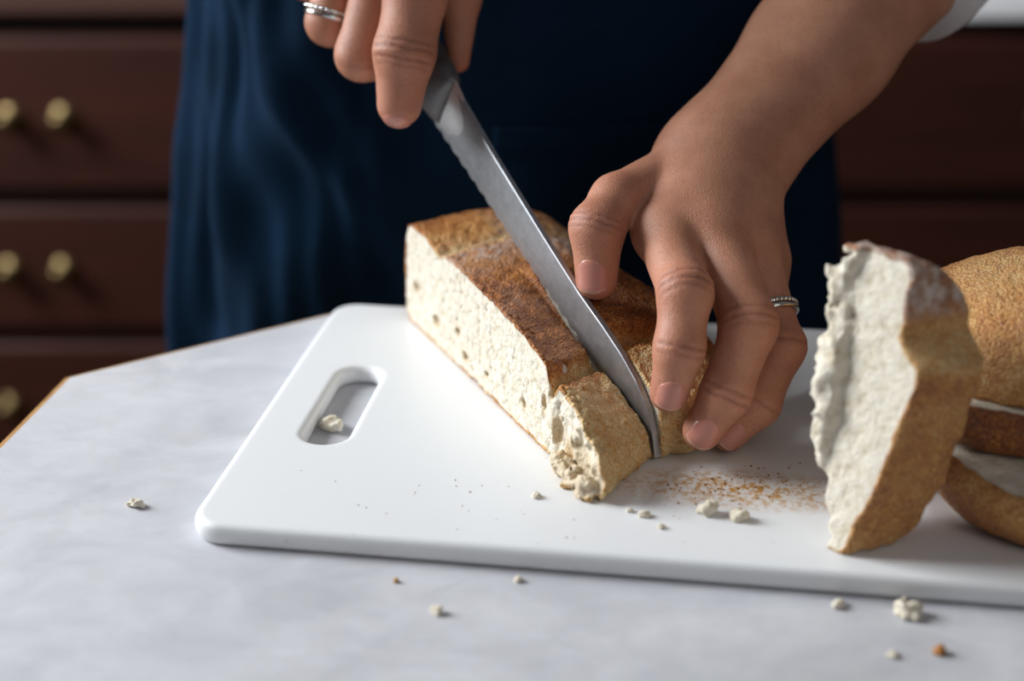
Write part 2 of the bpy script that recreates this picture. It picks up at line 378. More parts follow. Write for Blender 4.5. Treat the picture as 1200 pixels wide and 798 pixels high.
# ------------------------------------------------------------------ chopping board
BT = .008                                                    # top of the board
def build_board():
    ang = R(-8.2); u = np.array([math.cos(ang), math.sin(ang)]); v = np.array([-u[1], u[0]])
    W, D_ = .330, .2085; rc = .012
    o0 = gz(219, 613, BT)[:2]-u*.0005-v*.001
    def rrect(x0, y0, x1, y1, r, n=8):
        out = []
        for cx, cy, a0 in ((x1-r, y1-r, 0), (x0+r, y1-r, 90), (x0+r, y0+r, 180), (x1-r, y0+r, 270)):
            for k in range(n+1): a = R(a0+90*k/n); out.append((cx+r*math.cos(a), cy+r*math.sin(a)))
        return out
    prof = [(.0022, 0), (.0012, .0003), (.0004, .0011), (0, .0024), (0, .0052), (.0005, .0067), (.0016, .0077), (.0028, .008), (.0036, .008)]
    sx0, sx1, sy0, sy1 = .0215, .0395, .066, .1365; sr = .0088
    b = bmesh.new()
    def mk(loops):
        rv = [[b.verts.new((x, y, z)) for x, y in lp] for lp, z in loops]; n = len(rv[0])
        for A, Bv in zip(rv, rv[1:]):
            for k in range(n): b.faces.new((A[k], A[(k+1) % n], Bv[(k+1) % n], Bv[k]))
        return rv[0], rv[-1]
    o_b, o_t = mk([(rrect(d, d, W-d, D_-d, rc-d), z) for d, z in prof])
    s_b, s_t = mk([(rrect(sx0-d, sy0-d, sx1+d, sy1+d, sr+d), z) for d, z in prof])
    for a, c in ((o_t, s_t), (o_b, s_b)):
        E = []
        for L in (a, c):
            for k in range(len(L)):
                e = b.edges.get((L[k], L[(k+1) % len(L)])); E.append(e)
        bmesh.ops.triangle_fill(b, use_beauty=True, edges=E)
    o = obj('chopping_board', b, M['board']); o.data.set_sharp_from_angle(angle=R(40))
    o.location = (o0[0], o0[1], 0.0002); o.rotation_euler = (0, 0, ang)
    tag(o, 'white plastic chopping board with a rounded handle slot at its left end', 'chopping board')
    return o
board = build_board()

# ------------------------------------------------------------------ the loaf being cut
L0 = np.array([-.0476, .6103]); DA = norm([.4183, -.9083]); DB = np.array([-DA[1], DA[0]]); DB = np.array([.9083, .4183])
KT = np.array([.0538, .4716]); ka = R(8); KD = np.array([math.cos(ka)*DA[0]-math.sin(ka)*DA[1], math.sin(ka)*DA[0]+math.cos(ka)*DA[1]]); KN = np.array([-KD[1], KD[0]])
KANG = 7
EDGE = lambda s: np.interp(s, [-.168, .001], [.1055, .0105])   # height of the knife edge along its plane
def loaf_local(P): q = P[:, :2]-L0; return q@DA, q@DB, P[:, 2]-BT
HA = ([-.012, -.006, -.001, .006, .02, .034, .0395, .044, .06, .08, .1, .114, .13, .1435, .1460, .1485, .1510, .1535, .158, .165, .18, .190, .2, .22],
      [.000, .030, .046, .0485, .0485, .0462, .0440, .0470, .0468, .0458, .0442, .043, .0405, .0370, .0320, .0245, .0285, .0318, .0312, .0290, .0205, .0125, .002, -.02])
def loaf_right(a, b):                                            # which side of the knife cut
    P2 = L0+np.outer(a, DA)+np.outer(b, DB); return np.clip((P2-KT)@KN/.001+.5, 0, 1)
def loaf_skew(a, b): r = loaf_right(a, b); return np.clip((a-.045)/.05, 0, 1)*(.63*np.clip(b, 0, .034)*(1-r)+.0125*r)
def loaf_outer(P):
    a, b, z = loaf_local(P)
    wob = fbm(P, 45, 2, 3)
    aw = a+.0022*wob+loaf_skew(a, b)
    rt_ = loaf_right(a, b)
    hgt = np.interp(aw, *HA)*(1-np.clip((aw-.095)/.03, 0, 1)*.24*np.clip(b/.029, 0, 1)*(1-.9*rt_))
    gb = np.interp(b, [-.02, 0, .029, .05, .065, .08, .092, .1], [1, 1, 1.06, 1.04, .93, .68, .3, 0])
    hgt = hgt*gb*(1+.12*rt_*np.clip((a-.075)/.03, 0, 1))+.0012*wob
    slope = np.where((aw > .15) | (aw < 0), .55, .85)
    f = (z-hgt)*slope
    front = np.interp(b, [0, .01, .034, .05, .065, .08, .095], [.190, .183, .1685, .171, .166, .148, .11])
    back = np.interp(b, [0, .03, .06, .08, .095], [-.004, -.006, .002, .02, .05])
    side = smax(smax(a-front+(.10)*np.minimum(0, .012-z), -(a-back), .01), b-.092, .03)
    f = smax(f, side, .007)
    f = smax(f, -z+.0002+.0014*np.maximum(0, fbm(P, 90, 2, 9)), .006)
    return f+.0007*fbm(P, 330, 2, 5)
def loaf_face(P):
    a, b, z = loaf_local(P)
    a = a+loaf_skew(a, b); tear = np.clip((a-.150)/.02, 0, 1)*np.clip((.030-z)/.012, 0, 1)
    lean = np.where(a > .151, .0014, 0)*np.clip((a-.150)/.004, 0, 1)
    return -(b)+.0005*fbm(P, 300, 3, 12)+lean+tear*(.0036*fbm(P, 190, 3, 14)+.0006)
HOLES = [(.010, .020, .0030, .0024), (.034, .0125, .0036, .0022), (.058, .0165, .0026, .0018), (.066, .0085, .0026, .0020), (.124, .012, .0022, .0016), (.152, .013, .0030, .0055), (.142, .020, .0020, .004), (.088, .0095, .0020, .0015), (.160, .008, .004, .004), (.148, .026, .0018, .0035)]
def loaf_holes(P):
    a, b, z = loaf_local(P); f = np.full(len(P), 1.)
    w = .0012*fbm(P, 260, 2, 21)
    for ha, hz, ra, rz in HOLES:
        q = np.sqrt(((a-ha)/ra)**2+((z-hz)/rz)**2+(b/.0035)**2); f = np.minimum(f, (q-1)*min(ra, rz, .0035))
    return f+w
def loaf(P):
    f = np.maximum(loaf_outer(P), loaf_face(P))
    near = np.abs(f) < .02
    if near.any():
        Q = P[near]; g = f[near]
        pits = .0009*np.clip(fbm(Q, 620, 2, 31)-.15, 0, 1)*2.2*np.clip((Q[:, :2]-L0)@DB < .006, 0, 1)
        g = np.maximum(g+pits, -loaf_holes(Q))
        s = (Q[:, :2]-KT)@KD; n = (Q[:, :2]-KT)@KN
        kerf = np.maximum(np.maximum(np.abs(n+.0002)-.0019, EDGE(s)-.0012-Q[:, 2]), -.10-s)
        g = np.maximum(g, -kerf)
        # torn crumb hanging out at the cut end
        fa = f[near]*0+1
        for ta, tb, tz, tr in ((.163, -.001, .004, .0052), (.170, -.0022, .0030, .0044), (.180, -.0012, .0030, .0040)):
            fa = np.minimum(fa, np.sqrt(((Q-np.array([*(L0+DA*ta+DB*tb), BT+tz]))**2).sum(1))-tr)
        fa = np.maximum(fa+.0036*fbm(Q, 330, 2, 41)+.0022*fbm(Q, 700, 2, 47), -(Q[:, 2]-BT-.0003))
        g = np.minimum(g, fa)
        f[near] = g
    return f

def bread_thing(name, fn, outer, lo, hi, h, brown, flour, hole, label, group, base, thick=None):
    V, Q = surface(fn, lo, hi, h, 1.6)
    dep = outer(V); crust = np.clip(1-(-dep-.0004)/(.0016 if thick is None else thick(V)), 0, 1)
    root = thing(name, base); tag(root, label, 'bread', group)
    br = brown(V); fo = flour(V); ho = hole(V)
    fc = crust[Q].mean(1) > .5
    for nm, mask in (('crust', fc), ('crumb', ~fc)):
        v, q, used = sub(V, Q, mask); me = np_mesh(nm, v-np.asarray(base), q)
        for an, vals in (('crust', crust), ('brown', br), ('flour', fo), ('hole', ho)): set_attr(me, an, vals[used])
        link(nm, me, M['bread'], root)
    return root
def loaf_brown(V):
    a, b, z = loaf_local(V); a = a+.0025*fbm(V, 60, 2, 51)+loaf_skew(a, b)
    r = np.interp(a, [-.01, 0, .02, .033, .037, .042, .048, .08, .12, .138, .1445, .1465, .150, .1535, .1575, .17, .2], [.45, .58, .42, .32, .06, .08, .52, .60, .62, .56, .46, .08, .02, .50, .12, .06, .14])
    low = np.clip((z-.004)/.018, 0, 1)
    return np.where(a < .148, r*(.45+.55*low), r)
def loaf_flour(V):
    a, b, z = loaf_local(V)
    return .55*np.exp(-((a-.052)/.014)**2)+.25*np.clip(fbm(V, 80, 2, 61), 0, 1)*np.clip((a-.04)/.01, 0, 1)*np.clip((.14-a)/.02, 0, 1)+.4*np.exp(-((a-.04)/.03)**2)*(b > .03)
def loaf_hole(V):
    a, b, z = loaf_local(V); torn = .4*np.clip((a-.154)/.006, 0, 1)*np.clip((.020-z)/.008, 0, 1)*(b < .004)
    return torn+(1-torn)*np.clip(1-loaf_holes(V)/.0010, 0, 1)*.5
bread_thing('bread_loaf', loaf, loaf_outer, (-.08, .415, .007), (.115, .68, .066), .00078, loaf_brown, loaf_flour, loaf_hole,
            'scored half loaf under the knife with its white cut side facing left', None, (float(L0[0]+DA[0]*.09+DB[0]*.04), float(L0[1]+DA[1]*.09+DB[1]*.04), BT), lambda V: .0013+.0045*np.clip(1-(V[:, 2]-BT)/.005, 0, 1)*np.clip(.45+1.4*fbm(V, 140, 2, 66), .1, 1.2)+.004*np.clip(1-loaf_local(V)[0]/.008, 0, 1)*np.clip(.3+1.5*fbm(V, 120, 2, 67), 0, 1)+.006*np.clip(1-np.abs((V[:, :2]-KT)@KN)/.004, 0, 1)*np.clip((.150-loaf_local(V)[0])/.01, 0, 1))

# ------------------------------------------------------------------ bread chunks at the right
zero = lambda V: np.zeros(len(V))
def frame_chunk(O, al, tilt):
    N = np.array([-math.cos(al), -math.sin(al), 0]); T = np.array([-math.sin(al), math.cos(al), 0])
    def loc(P):
        q = P-np.array([O[0], O[1], BT]); z = q[:, 2]; w = -(q@N)-math.tan(tilt)*z; s = q@T; return s, w, z
    return loc
loc1 = frame_chunk(gz(989, 654, BT)[:2], R(40), R(14.5))
def c1_outer(P):
    s, w, z = loc1(P); zw = z+.002*fbm(P, 60, 2, 71)
    sf = np.interp(zw, [0, .011, .025, .042, .060, .0655, .069, .074, .079, .093, .100, .106], [.000, -.0012, -.0055, -.0068, -.0094, -.0090, -.0040, .0010, .0004, .0027, .0048, .008])
    rnd = np.interp(w, [0, .006, .016, .026, .032, .042], [0, -.0022, -.0060, -.0085, -.0075, .004])
    top = np.interp(w, [0, .006, .014, .022, .03], [.0985, .0975, .0930, .0850, .073])
    W = np.interp(z, [0, .008, .02, .04, .06, .075, .088, .095, .105], [.022, .030, .031, .030, .0265, .0285, .0265, .023, .018])
    f = (sf+rnd-s)*.85
    f = smax(f, (z-top)*.8, .004); f = smax(f, w-W, .006); f = smax(f, -z+.0004, .003)
    return f+.0009*fbm(P, 230, 3, 73)
def c1(P):
    s, w, z = loc1(P)
    sl = np.interp(z, [0, .015, .026, .04, .055, .065, .079, .088, .097, .105], [.004, .0125, .0145, .0158, .0168, .0180, .0195, .0235, .0215, .020])
    n4 = fbm(P, 100, 4, 81); n5 = fbm(P, 70, 2, 85); e = s-sl+.0030*n4
    pr = np.interp(z, [0, .012, .022, .04, .062, .08, .092, .1], [0, .0002, .0014, .0036, .0040, .0028, .0014, .0004])      # torn flap standing out along the far edge
    n6 = fbm(P, 210, 3, 89)
    torn = (e-np.interp(z, [0, .012, .03, .05], [.0012, .0015, .0028, .0045])-1.3*pr*(1+.8*n5))*.8+.0022*n4+.0030*n6
    face = -w+.0004*fbm(P, 230, 3, 83)+.0009*np.clip(fbm(P, 480, 2, 88)-.2, 0, 1)-pr*np.clip(1+1.3*n5+.9*n4, .2, 1.6)*np.clip(e/.0025, 0, 1)+.0042*n6*np.clip(e/.002, 0, 1)
    face = face*.7
    return np.maximum(np.maximum(c1_outer(P), face), torn)
def c1_brown(V):
    s, w, z = loc1(V); z = z+.003*fbm(V, 60, 2, 91)
    return np.interp(z, [0, .01, .03, .05, .060, .066, .070, .077, .080, .084, .11], [.26, .36, .42, .36, .46, .22, .16, .28, .42, .68, .74])
def c1_flour(V):
    s, w, z = loc1(V); return .75*np.clip((z-.078)/.006, 0, 1)+.08
bread_thing('bread_chunk', c1, c1_outer, (.045, .36, .007), (.20, .50, .125), .0009, c1_brown, c1_flour, zero,
            'tall chunk of bread standing on end at the right, torn white side out', 'bread chunks at the right of the board', (.115, .43, BT))
# three pieces stacked behind it
def slab(cx, cy, rx, ry, z0, z1, dome, seed, cutz=None, rot=0., p=2.6):
    c, s_ = math.cos(rot), math.sin(rot)
    def outer(P):
        x = (P[:, 0]-cx)*c+(P[:, 1]-cy)*s_; y = -(P[:, 0]-cx)*s_+(P[:, 1]-cy)*c; z = P[:, 2]
        wob = fbm(P, 42, 2, seed); r = (np.abs(x/rx)**p+np.abs(y/ry)**p+1e-9)**(1/p)
        side = (r-1)*min(rx, ry)*.9+.0018*wob
        if dome: top = ((z-z0)/(z1-z0))-np.clip(1-r**2.3, 0, 1)**.5; f = smax(top*(z1-z0)*.6, side, .006)
        else: f = smax(side+.9*((z-(z0+z1)/2)**2)/(z1-z0)*.9, z-z1-.004, .003)
        f = smax(f, z0-z, .004)
        return f+.0005*fbm(P, 300, 3, seed+2)
    def fn(P):
        f = outer(P)
        if cutz is not None: f = np.maximum(f, P[:, 2]-cutz+.0022*fbm(P, 90, 3, seed+4)+.0008*np.clip(fbm(P, 480, 2, 88)-.2, 0, 1))
        return f
    return outer, fn
def const(v, amp, seed): return lambda V: v+amp*fbm(V, 35, 2, seed)
o_, f_ = slab(.233, .459, .087, .066, BT+.0002, .036, False, 101, .0300, 0, 2.9)
bread_thing('bread_chunk', f_, o_, (.13, .39, .007), (.31, .53, .042), .0011, const(.52, .3, 103), const(.08, .1, 104), zero,
            'flat bread piece lying lowest in the pile at the right edge, pale cut top', 'bread chunks at the right of the board', (.222, .462, BT))
o_, f_ = slab(.228, .482, .088, .057, .0302, .0535, False, 111, .0490, 0, 4.)
bread_thing('bread_chunk', f_, o_, (.14, .40, .027), (.31, .54, .06), .0011, const(.66, .2, 113), const(.03, .06, 114), zero,
            'brown bread piece in the middle of the pile at the right edge', 'bread chunks at the right of the board', (.225, .470, .0295))
o_, f_ = slab(.228, .482, .086, .054, .0485, .086, True, 121, None, 0, 3.0)
bread_thing('bread_chunk', f_, o_, (.14, .40, .047), (.30, .54, .105), .0011, lambda V: .40+.25*fbm(V, 35, 2, 123)+.0*V[:, 0], const(.10, .1, 124), zero,
            'domed golden bread end on top of the pile at the right edge', 'bread chunks at the right of the board', (.222, .470, .0495))

# ------------------------------------------------------------------ bread crumbs
def crumb(px, py, r, z, seed, label, brown=0., flat=.75):
    c = gz(px, py, z); c[2] = z+r*flat*.55
    fn = lambda P: np.maximum(ellip(P, c, (r, r*.85, r*flat))+.85*r*fbm(P, .85/r, 4, seed), z+.0001-P[:, 2])
    V, Q = surface(fn, c-1.7*r, c+1.7*r, r/7, 2.0, 4); me = np_mesh('bread_crumb', V-np.array([c[0], c[1], z]), Q)
    o = link('bread_crumb', me, M['bread']); o.location = (c[0], c[1], z)
    set_attr(me, 'crust', np.full(len(V), 1. if brown else 0.)); set_attr(me, 'brown', np.full(len(V), brown)); set_attr(me, 'flour', np.zeros(len(V))); set_attr(me, 'hole', np.zeros(len(V)))
    tag(o, label, 'crumb', 'bread crumbs')
for a in [(390, 502, .0052, .0002, 1, 'big white crumb lying in the handle slot of the board'),
          (830, 602, .0036, BT, 2, 'white crumb on the board below the middle fingertip'),
          (868, 610, .0036, BT, 3, 'white crumb on the board near the spice smear, nearest the tall chunk'),
          (755, 605, .0019, BT, 4, 'little crumb on the board just right of the torn loaf end'),
          (738, 600, .0011, BT, 14, 'tiny crumb on the board right beside the torn loaf end'),
          (629, 583, .0018, BT, 5, 'little crumb on the board left of the torn loaf end'),
          (775, 619, .0012, BT, 15, 'tiny crumb on the board below the knife tip'),
          (158, 593, .0030, 0, 6, 'flat pale crumb alone on the table left of the board', 0., .5),
          (1068, 721, .0042, 0, 7, 'white crumb on the table against the front edge of the board'),
          (981, 709, .0024, 0, 8, 'small pale crumb on the table under the tall bread chunk', 0., .5),
          (512, 718, .0022, 0, 9, 'pale crumb on the table in front of the middle of the board', 0., .6),
          (465, 682, .0011, 0, 10, 'tiny crumb on the table by the board edge, left of the pale one', .2),
          (608, 681, .0014, 0, 11, 'tiny crumb on the table by the board edge, right of the pale one'),
          (1100, 765, .0020, 0, 12, 'orange-brown crust crumb on the table at lower right', .45),
          (1046, 769, .0020, 0, 13, 'flat pale crumb on the table beside the orange one', 0., .45)]:
    crumb(*a)
rng = np.random.default_rng(3); bm = bmesh.new()
for k in range(150):
    if k < 90: p = gz(860+rng.normal()*38, 572+rng.normal()*11, BT)
    else: p = gz(rng.uniform(300, 930), rng.uniform(545, 640), BT)
    r = rng.uniform(.00018, .0005)*(1.0 if k < 90 else .7); z0 = len(bm.verts)
    g = bmesh.ops.create_icosphere(bm, subdivisions=1, radius=r)
    for v in g['verts']: v.co = Vector((v.co.x, v.co.y, v.co.z*.7+r*.5))+Vector(p)+Vector((0, 0, .0001))
o = obj('crust_specks', bm, m_plain('speck', srgb(150, 96, 40), .7)); tag(o, 'fine brown crust specks and spice dust scattered over the white board', 'specks', None, 'stuff')

# ------------------------------------------------------------------ bread knife
HEEL = -.1525
def kp(s, z, n=0.): q = KT+KD*s+KN*n; return np.array([q[0], q[1], z])
SP = ([-.155, -.145, -.112, -.074, -.050, -.034, -.022, -.012, -.0045, -.0005, .0012], [.1300, .1232, .1000, .0752, .0602, .0518, .0448, .0372, .0285, .0195, .0108])
def build_knife():
    root = thing('bread_knife', kp(0, .0108)); tag(root, 'steel serrated bread knife with dark handle sawing down through the loaf', 'knife')
    nrm = np.array([KN[0], KN[1], 0.])
    st = np.concatenate([np.linspace(-.150, -.03, 140), np.linspace(-.0295, .0012, 40)]); rings = []
    ed = norm([.169, -.095]); up_ = np.array([-ed[1], ed[0]])                       # along the edge, across the blade
    for s in st:
        zs = np.interp(s, *SP); L = (s+.150)
        # blade cross line runs perpendicular to the edge; find edge point under the spine point
        d = (np.array([s, zs])-np.array([-.168, .1055]))@up_
        e = np.array([s, zs])-up_*d
        w = max(d, .0006); th = .0013
        sca = (.0011-.0011*abs(math.sin(L*math.pi/.0066)))*(s < -.02)/w
        def pt(f, n): q = e+up_*w*f; return kp(q[0], q[1], n)
        rings.append([pt(sca, 0), pt(.22, th*.6), pt(.30, th*.95), pt(.975, th), pt(1, th*.8), pt(1, -th*.8), pt(.975, -th), pt(.30, -th*.95), pt(.22, -th*.6)])
    o = under(obj('blade', loft(rings), M['steel'], None, True, 22), root)
    # ground shoulder, its highlight put into the steel colour, then bolster and handle
    hd = np.array([-.169, .112]); hd = hd/np.linalg.norm(hd)                        # handle direction in the knife plane
    hu = np.array([hd[1], -hd[0]]); hu = -hu if hu[1] < 0 else hu
    def hp(t, v, n, base): q = base+hd*t+hu*v; return kp(q[0], q[1], n)
    mid = np.array([-.1475, .1120])
    rr = []
    for t, hh, nn in ((-.0105, .004, .00142), (-.0085, .0085, .0016), (-.004, .0120, .0018), (.004, .0132, .0024)):
        rr.append([hp(t+(.003*math.cos(a)), hh*math.sin(a), nn*math.cos(a), mid) for a in np.linspace(0, 2*math.pi, 20, endpoint=False)])
    under(obj('shoulder', loft(rr), M['bevel'], None, True, 40), root)
    rr = []
    for t, hh, nn, dv in ((.003, .0128, .0028, 0), (.006, .0134, .0058, 0), (.012, .0130, .0078, .000), (.018, .0128, .0086, 0)):
        rr.append([hp(t, hh*math.copysign(abs(math.sin(a))**.8, math.sin(a))+dv, nn*math.copysign(abs(math.cos(a))**.8, math.cos(a)), mid) for a in np.linspace(0, 2*math.pi, 24, endpoint=False)])
    under(obj('bolster', loft(rr), M['bolster'], None, True), root)
    rr = []
    for t, hh, nn in ((.018, .0126, .0084), (.03, .0126, .0088), (.06, .0135, .0095), (.09, .0128, .0092), (.115, .0142, .0095), (.124, .0135, .009), (.128, .010, .0065)):
        rr.append([hp(t, hh*math.copysign(abs(math.sin(a))**.8, math.sin(a)), nn*math.copysign(abs(math.cos(a))**.8, math.cos(a)), mid) for a in np.linspace(0, 2*math.pi, 24, endpoint=False)])
    under(obj('handle', loft(rr), M['handle'], None, True), root)
    return mid, hd, hu, hp
mid, hd, hu, hp = build_knife()

# ------------------------------------------------------------------ the person
# a finger: joints (knuckle .. tip) as points, radii, and where the nail sits
class Hand: pass
def chain(P, pts, rad, k=.004):
    f = None
    for i in range(len(pts)-1):
        g = cone(P, pts[i], pts[i+1], rad[i], rad[i+1]); f = g if f is None else smin(f, g, k)
    return f
def make_hand(palm, fingers, extra, kp_=.010, kf=.007):
    def fn(P):
        p = None
        for a, b, ra, rb, fl in palm:
            g = cone(P, a, b, ra, rb, fl); p = g if p is None else smin(p, g, kp_)
        for c, r in extra: p = smin(p, np.sqrt(((P-c)**2).sum(1))-r, kp_)
        out = p
        for F in fingers:
            g = chain(P, F['p'], F['r']); near = smin(p, g, F.get('k', kf)); out = smin(out, near, .0012)
        m = np.abs(out) < .004
        if m.any():                                               # knuckle folds pressed into the skin
            Q = P[m]; dd = np.zeros(len(Q))
            for F in fingers:
                for j, lines in F.get('fold', {}).items():
                    c = F['p'][j]; t = norm(F['p'][j+1]-F['p'][j-1]); R_ = F['r'][j]
                    x = (Q-c)@t+.0007*fbm(Q, 260, 2, 5); rad_ = np.sqrt((((Q-c)-np.outer((Q-c)@t, t))**2).sum(1)); q = Q-c
                    dors = np.clip((q@F['dor'][j]/R_-.15)/.5, 0, 1)*(rad_ < 1.5*R_)
                    for lx, am in lines: dd += 1.5*am*np.exp(-((x-lx)/.0007)**2)*dors
                    dd -= .0007*np.exp(-(x/.006)**2)*dors
            out[m] += dd
        return out
    return fn
def hand_attrs(V, fingers):
    red = np.zeros(len(V)); cre = np.zeros(len(V))
    for F in fingers:
        n = len(F['p'])
        for j in range(1, n):
            r = F['r'][j]; d = np.sqrt(((V-F['p'][j])**2).sum(1)); amt = .75 if j == n-1 else .5
            red = np.maximum(red, amt*np.exp(-(d/(1.45*r))**2*.8))
        for j, lines in F.get('fold', {}).items():
            c = F['p'][j]; t = norm(F['p'][j+1]-F['p'][j-1]); q = V-c; x = q@t+.0007*fbm(V, 260, 2, 5); rad_ = np.sqrt(((q-np.outer(q@t, t))**2).sum(1)); R_ = F['r'][j]
            dors = np.clip((q@F['dor'][j]/R_-.15)/.5, 0, 1)*(rad_ < 1.5*R_)
            for lx, am in lines: cre = np.maximum(cre, (am/.0006)*np.exp(-((x-lx)/.0006)**2)*dors)
    return np.clip(red, 0, 1), np.clip(cre, 0, 1)
def view_perp(c, t, side=0.):                                     # direction across the bone that faces the lens, turned by side
    v = norm(CAM-c); v = v-t*(v@t); v = norm(v); w = np.cross(t, v); return norm(v*math.cos(side)+w*math.sin(side))
def finger(pts, rad, dor=None, **kw):
    F = dict(p=[np.asarray(p, float) for p in pts], r=rad, **kw); n = len(pts); F['dor'] = {}
    for j in range(1, n):
        t = norm(F['p'][min(j+1, n-1)]-F['p'][j-1]); F['dor'][j] = view_perp(F['p'][j], t, R(kw.get('side', 0)))
    return F
def nail(fn, F, parent, ln, wd, back=.0, tilt=0., side=None):
    a, b = F['p'][-2], F['p'][-1]; t = norm(b-a); dor = view_perp(b, t, R(F.get('side', 0) if side is None else side)); w = np.cross(t, dor)
    if tilt: t, dor = t*math.cos(tilt)-dor*math.sin(tilt), dor*math.cos(tilt)+t*math.sin(tilt)     # nail turned over the fingertip
    r = F['r'][-1]; c = b-t*back; n1, n2 = 15, 11; G = []
    for i in range(n1):
        u = i/(n1-1)*2-1
        for j in range(n2):
            v = j/(n2-1)*2-1
            wid = wd*(1-.16*max(0, -u)**2.5)*(1-.10*max(0, u)**3); len_ = ln*(1-.30*abs(v)**2.6) if u > 0 else ln*(1-.42*abs(v)**2.4)
            G.append(c+t*u*len_*.5+w*v*wid*.5)
    G = np.array(G)+dor*.016
    for it in range(60): G = G-dor*np.clip(fn(G), -.002, .004)[:, None]*.8
    U = np.repeat(np.linspace(-1, 1, n1), n2); Vv = np.tile(np.linspace(-1, 1, n2), n1)
    lift = .00042+.0005*np.clip((U-.55)/.45, 0, 1)-.00055*np.abs(Vv)**4-.0006*np.clip((-U-.75)/.25, 0, 1)
    T = G+dor*lift[:, None]; Bt = G-dor*.0008
    bm = bmesh.new(); tv = [bm.verts.new(p) for p in T]; bv = [bm.verts.new(p) for p in Bt]
    f = lambda i, j: i*n2+j
    for i in range(n1-1):
        for j in range(n2-1):
            q = bm.faces.new((tv[f(i, j)], tv[f(i+1, j)], tv[f(i+1, j+1)], tv[f(i, j+1)])); q.material_index = 1 if i >= n1-2 else 0
            bm.faces.new((bv[f(i, j)], bv[f(i, j+1)], bv[f(i+1, j+1)], bv[f(i+1, j)]))
    rim = [f(0, j) for j in range(n2)]+[f(i, n2-1) for i in range(1, n1)]+[f(n1-1, j) for j in range(n2-2, -1, -1)]+[f(i, 0) for i in range(n1-2, 0, -1)]
    for a_, b_ in zip(rim, rim[1:]+rim[:1]): bm.faces.new((tv[a_], tv[b_], bv[b_], bv[a_]))
    o = obj('nail', bm, M['nail']); o.data.materials.append(M['nail_tip']); under(o, parent)
    return o

person = thing('person', (0, .80, FLOOR)); tag(person, 'person in a navy apron and pale shirt slicing bread, ring on each hand', 'person')

# left hand (at the right of the picture), pressing the loaf
lw = vp(846, 186, .583); lmI, lmM, lmR, lmP = vp(778, 272, .553), vp(836, 268, .549), vp(877, 288, .556), vp(893, 306, .572)
elbL = lw+norm(vp(1012, -2, .622)-lw)*.262; lf1 = lw+(elbL-lw)*.28; lf2 = lw+(elbL-lw)*.62
dorL = norm(norm(CAM-lw)+.5*np.array([0, 0, 1.]))
fI = finger([lmI, vp(803, 344, .520), vp(796, 408, .5165), vp(784, 461, .521)], [.0112, .0097, .0088, .0071], fold={1: [(-.003, .0004), (.0012, .0005), (.004, .0003)], 2: [(-.0008, .0005), (.0022, .0003)]}, side=-8)
fM = finger([lmM, vp(878, 381, .523), vp(851, 460, .520), vp(823, 505, .5245)], [.0112, .0102, .0090, .0073], fold={1: [(-.003, .0003), (.001, .0004), (.004, .0003)], 2: [(-.0012, .0004), (.002, .0005)]}, side=-10)
fR = finger([lmR, vp(914, 407, .540), vp(886, 473, .535), vp(854, 508, .5375)], [.0105, .0092, .0085, .0068], fold={1: [(0, .0004)], 2: [(0, .0004)]}, side=-14)
fP = finger([lmP, vp(905, 405, .580), vp(880, 450, .570), vp(858, 478, .560)], [.0095, .0078, .0074, .006], k=.006)
fT = finger([vp(778, 212, .573), vp(722, 234, .556), vp(700, 268, .548), vp(699, 327, .5515)], [.0125, .0098, .0102, .0082], fold={2: [(-.0028, .0003), (0, .0005), (.0025, .0003)]}, side=18, k=.0035)
Lf = [fI, fM, fR, fP, fT]
flat = (dorL, .80)
palmL = [(lw, lmI, .0165, .0112, None), (lw, lmM, .0165, .0118, None), (lw, lmR, .0160, .0112, None), (lw, lmP, .0150, .0105, None), (vp(806, 205, .578), vp(800, 262, .560), .0135, .0110, None),
         (lw, lf1, .0215, .0255, (dorL, .80)), (lw+(lf1-lw)*.2+np.array([.004, 0, 0]), lf1, .020, .026, (dorL, .80)), (lf1, lf2, .0265, .0345, (dorL, .88)), (lf2, elbL, .0345, .038, None)]
fnL = make_hand(palmL, Lf, [], .014)
# right hand on the knife handle (at the top of the picture)
def H(t, v, n): return hp(t, v, n, mid)
rI = finger([vp(505, -75, .600), vp(487, -5, .588), vp(474, 62, .586), vp(468, 122, .592)], [.0130, .0127, .0124, .0094], fold={2: [(-.0040, .0004), (-.0008, .0005), (.0035, .0005), (.006, .0003)]}, side=6)
rM = finger([vp(478, -85, .610), vp(447, -20, .600), vp(424, 64, .604), vp(452, 72, .622)], [.0130, .0118, .0108, .0090], fold={2: [(0, .0003)]})
rR = finger([vp(450, -95, .622), vp(405, -50, .612), vp(386, 26, .616), vp(418, 40, .634)], [.0120, .0108, .0098, .0084])
rP = finger([vp(425, -100, .634), vp(378, -70, .626), vp(360, -24, .628), vp(388, -14, .642)], [.0105, .0092, .0086, .0074])
rT = finger([vp(505, -130, .640), vp(535, -85, .630), vp(538, -5, .622), vp(537, 72, .622)], [.0140, .0115, .0095, .0050], k=.008, fold={})
Rf = [rI, rM, rR, rP, rT]
rw = vp(420, -215, .640); elbR = np.array([-.290, .715, .300]); rf1 = rw+(elbR-rw)*.3; dorR = norm([-.3, -.8, .5])
palmR = [(rw, rI['p'][0], .0165, .0130, None), (rw, rM['p'][0], .0165, .0130, None), (rw, rR['p'][0], .016, .012, None), (rw, rP['p'][0], .015, .0105, None), (rw, rT['p'][0], .016, .014, None),
         (rw, rf1, .0225, .026, (dorR, .8)), (rf1, elbR, .028, .038, None)]
fnR = make_hand(palmR, Rf, [], .014)
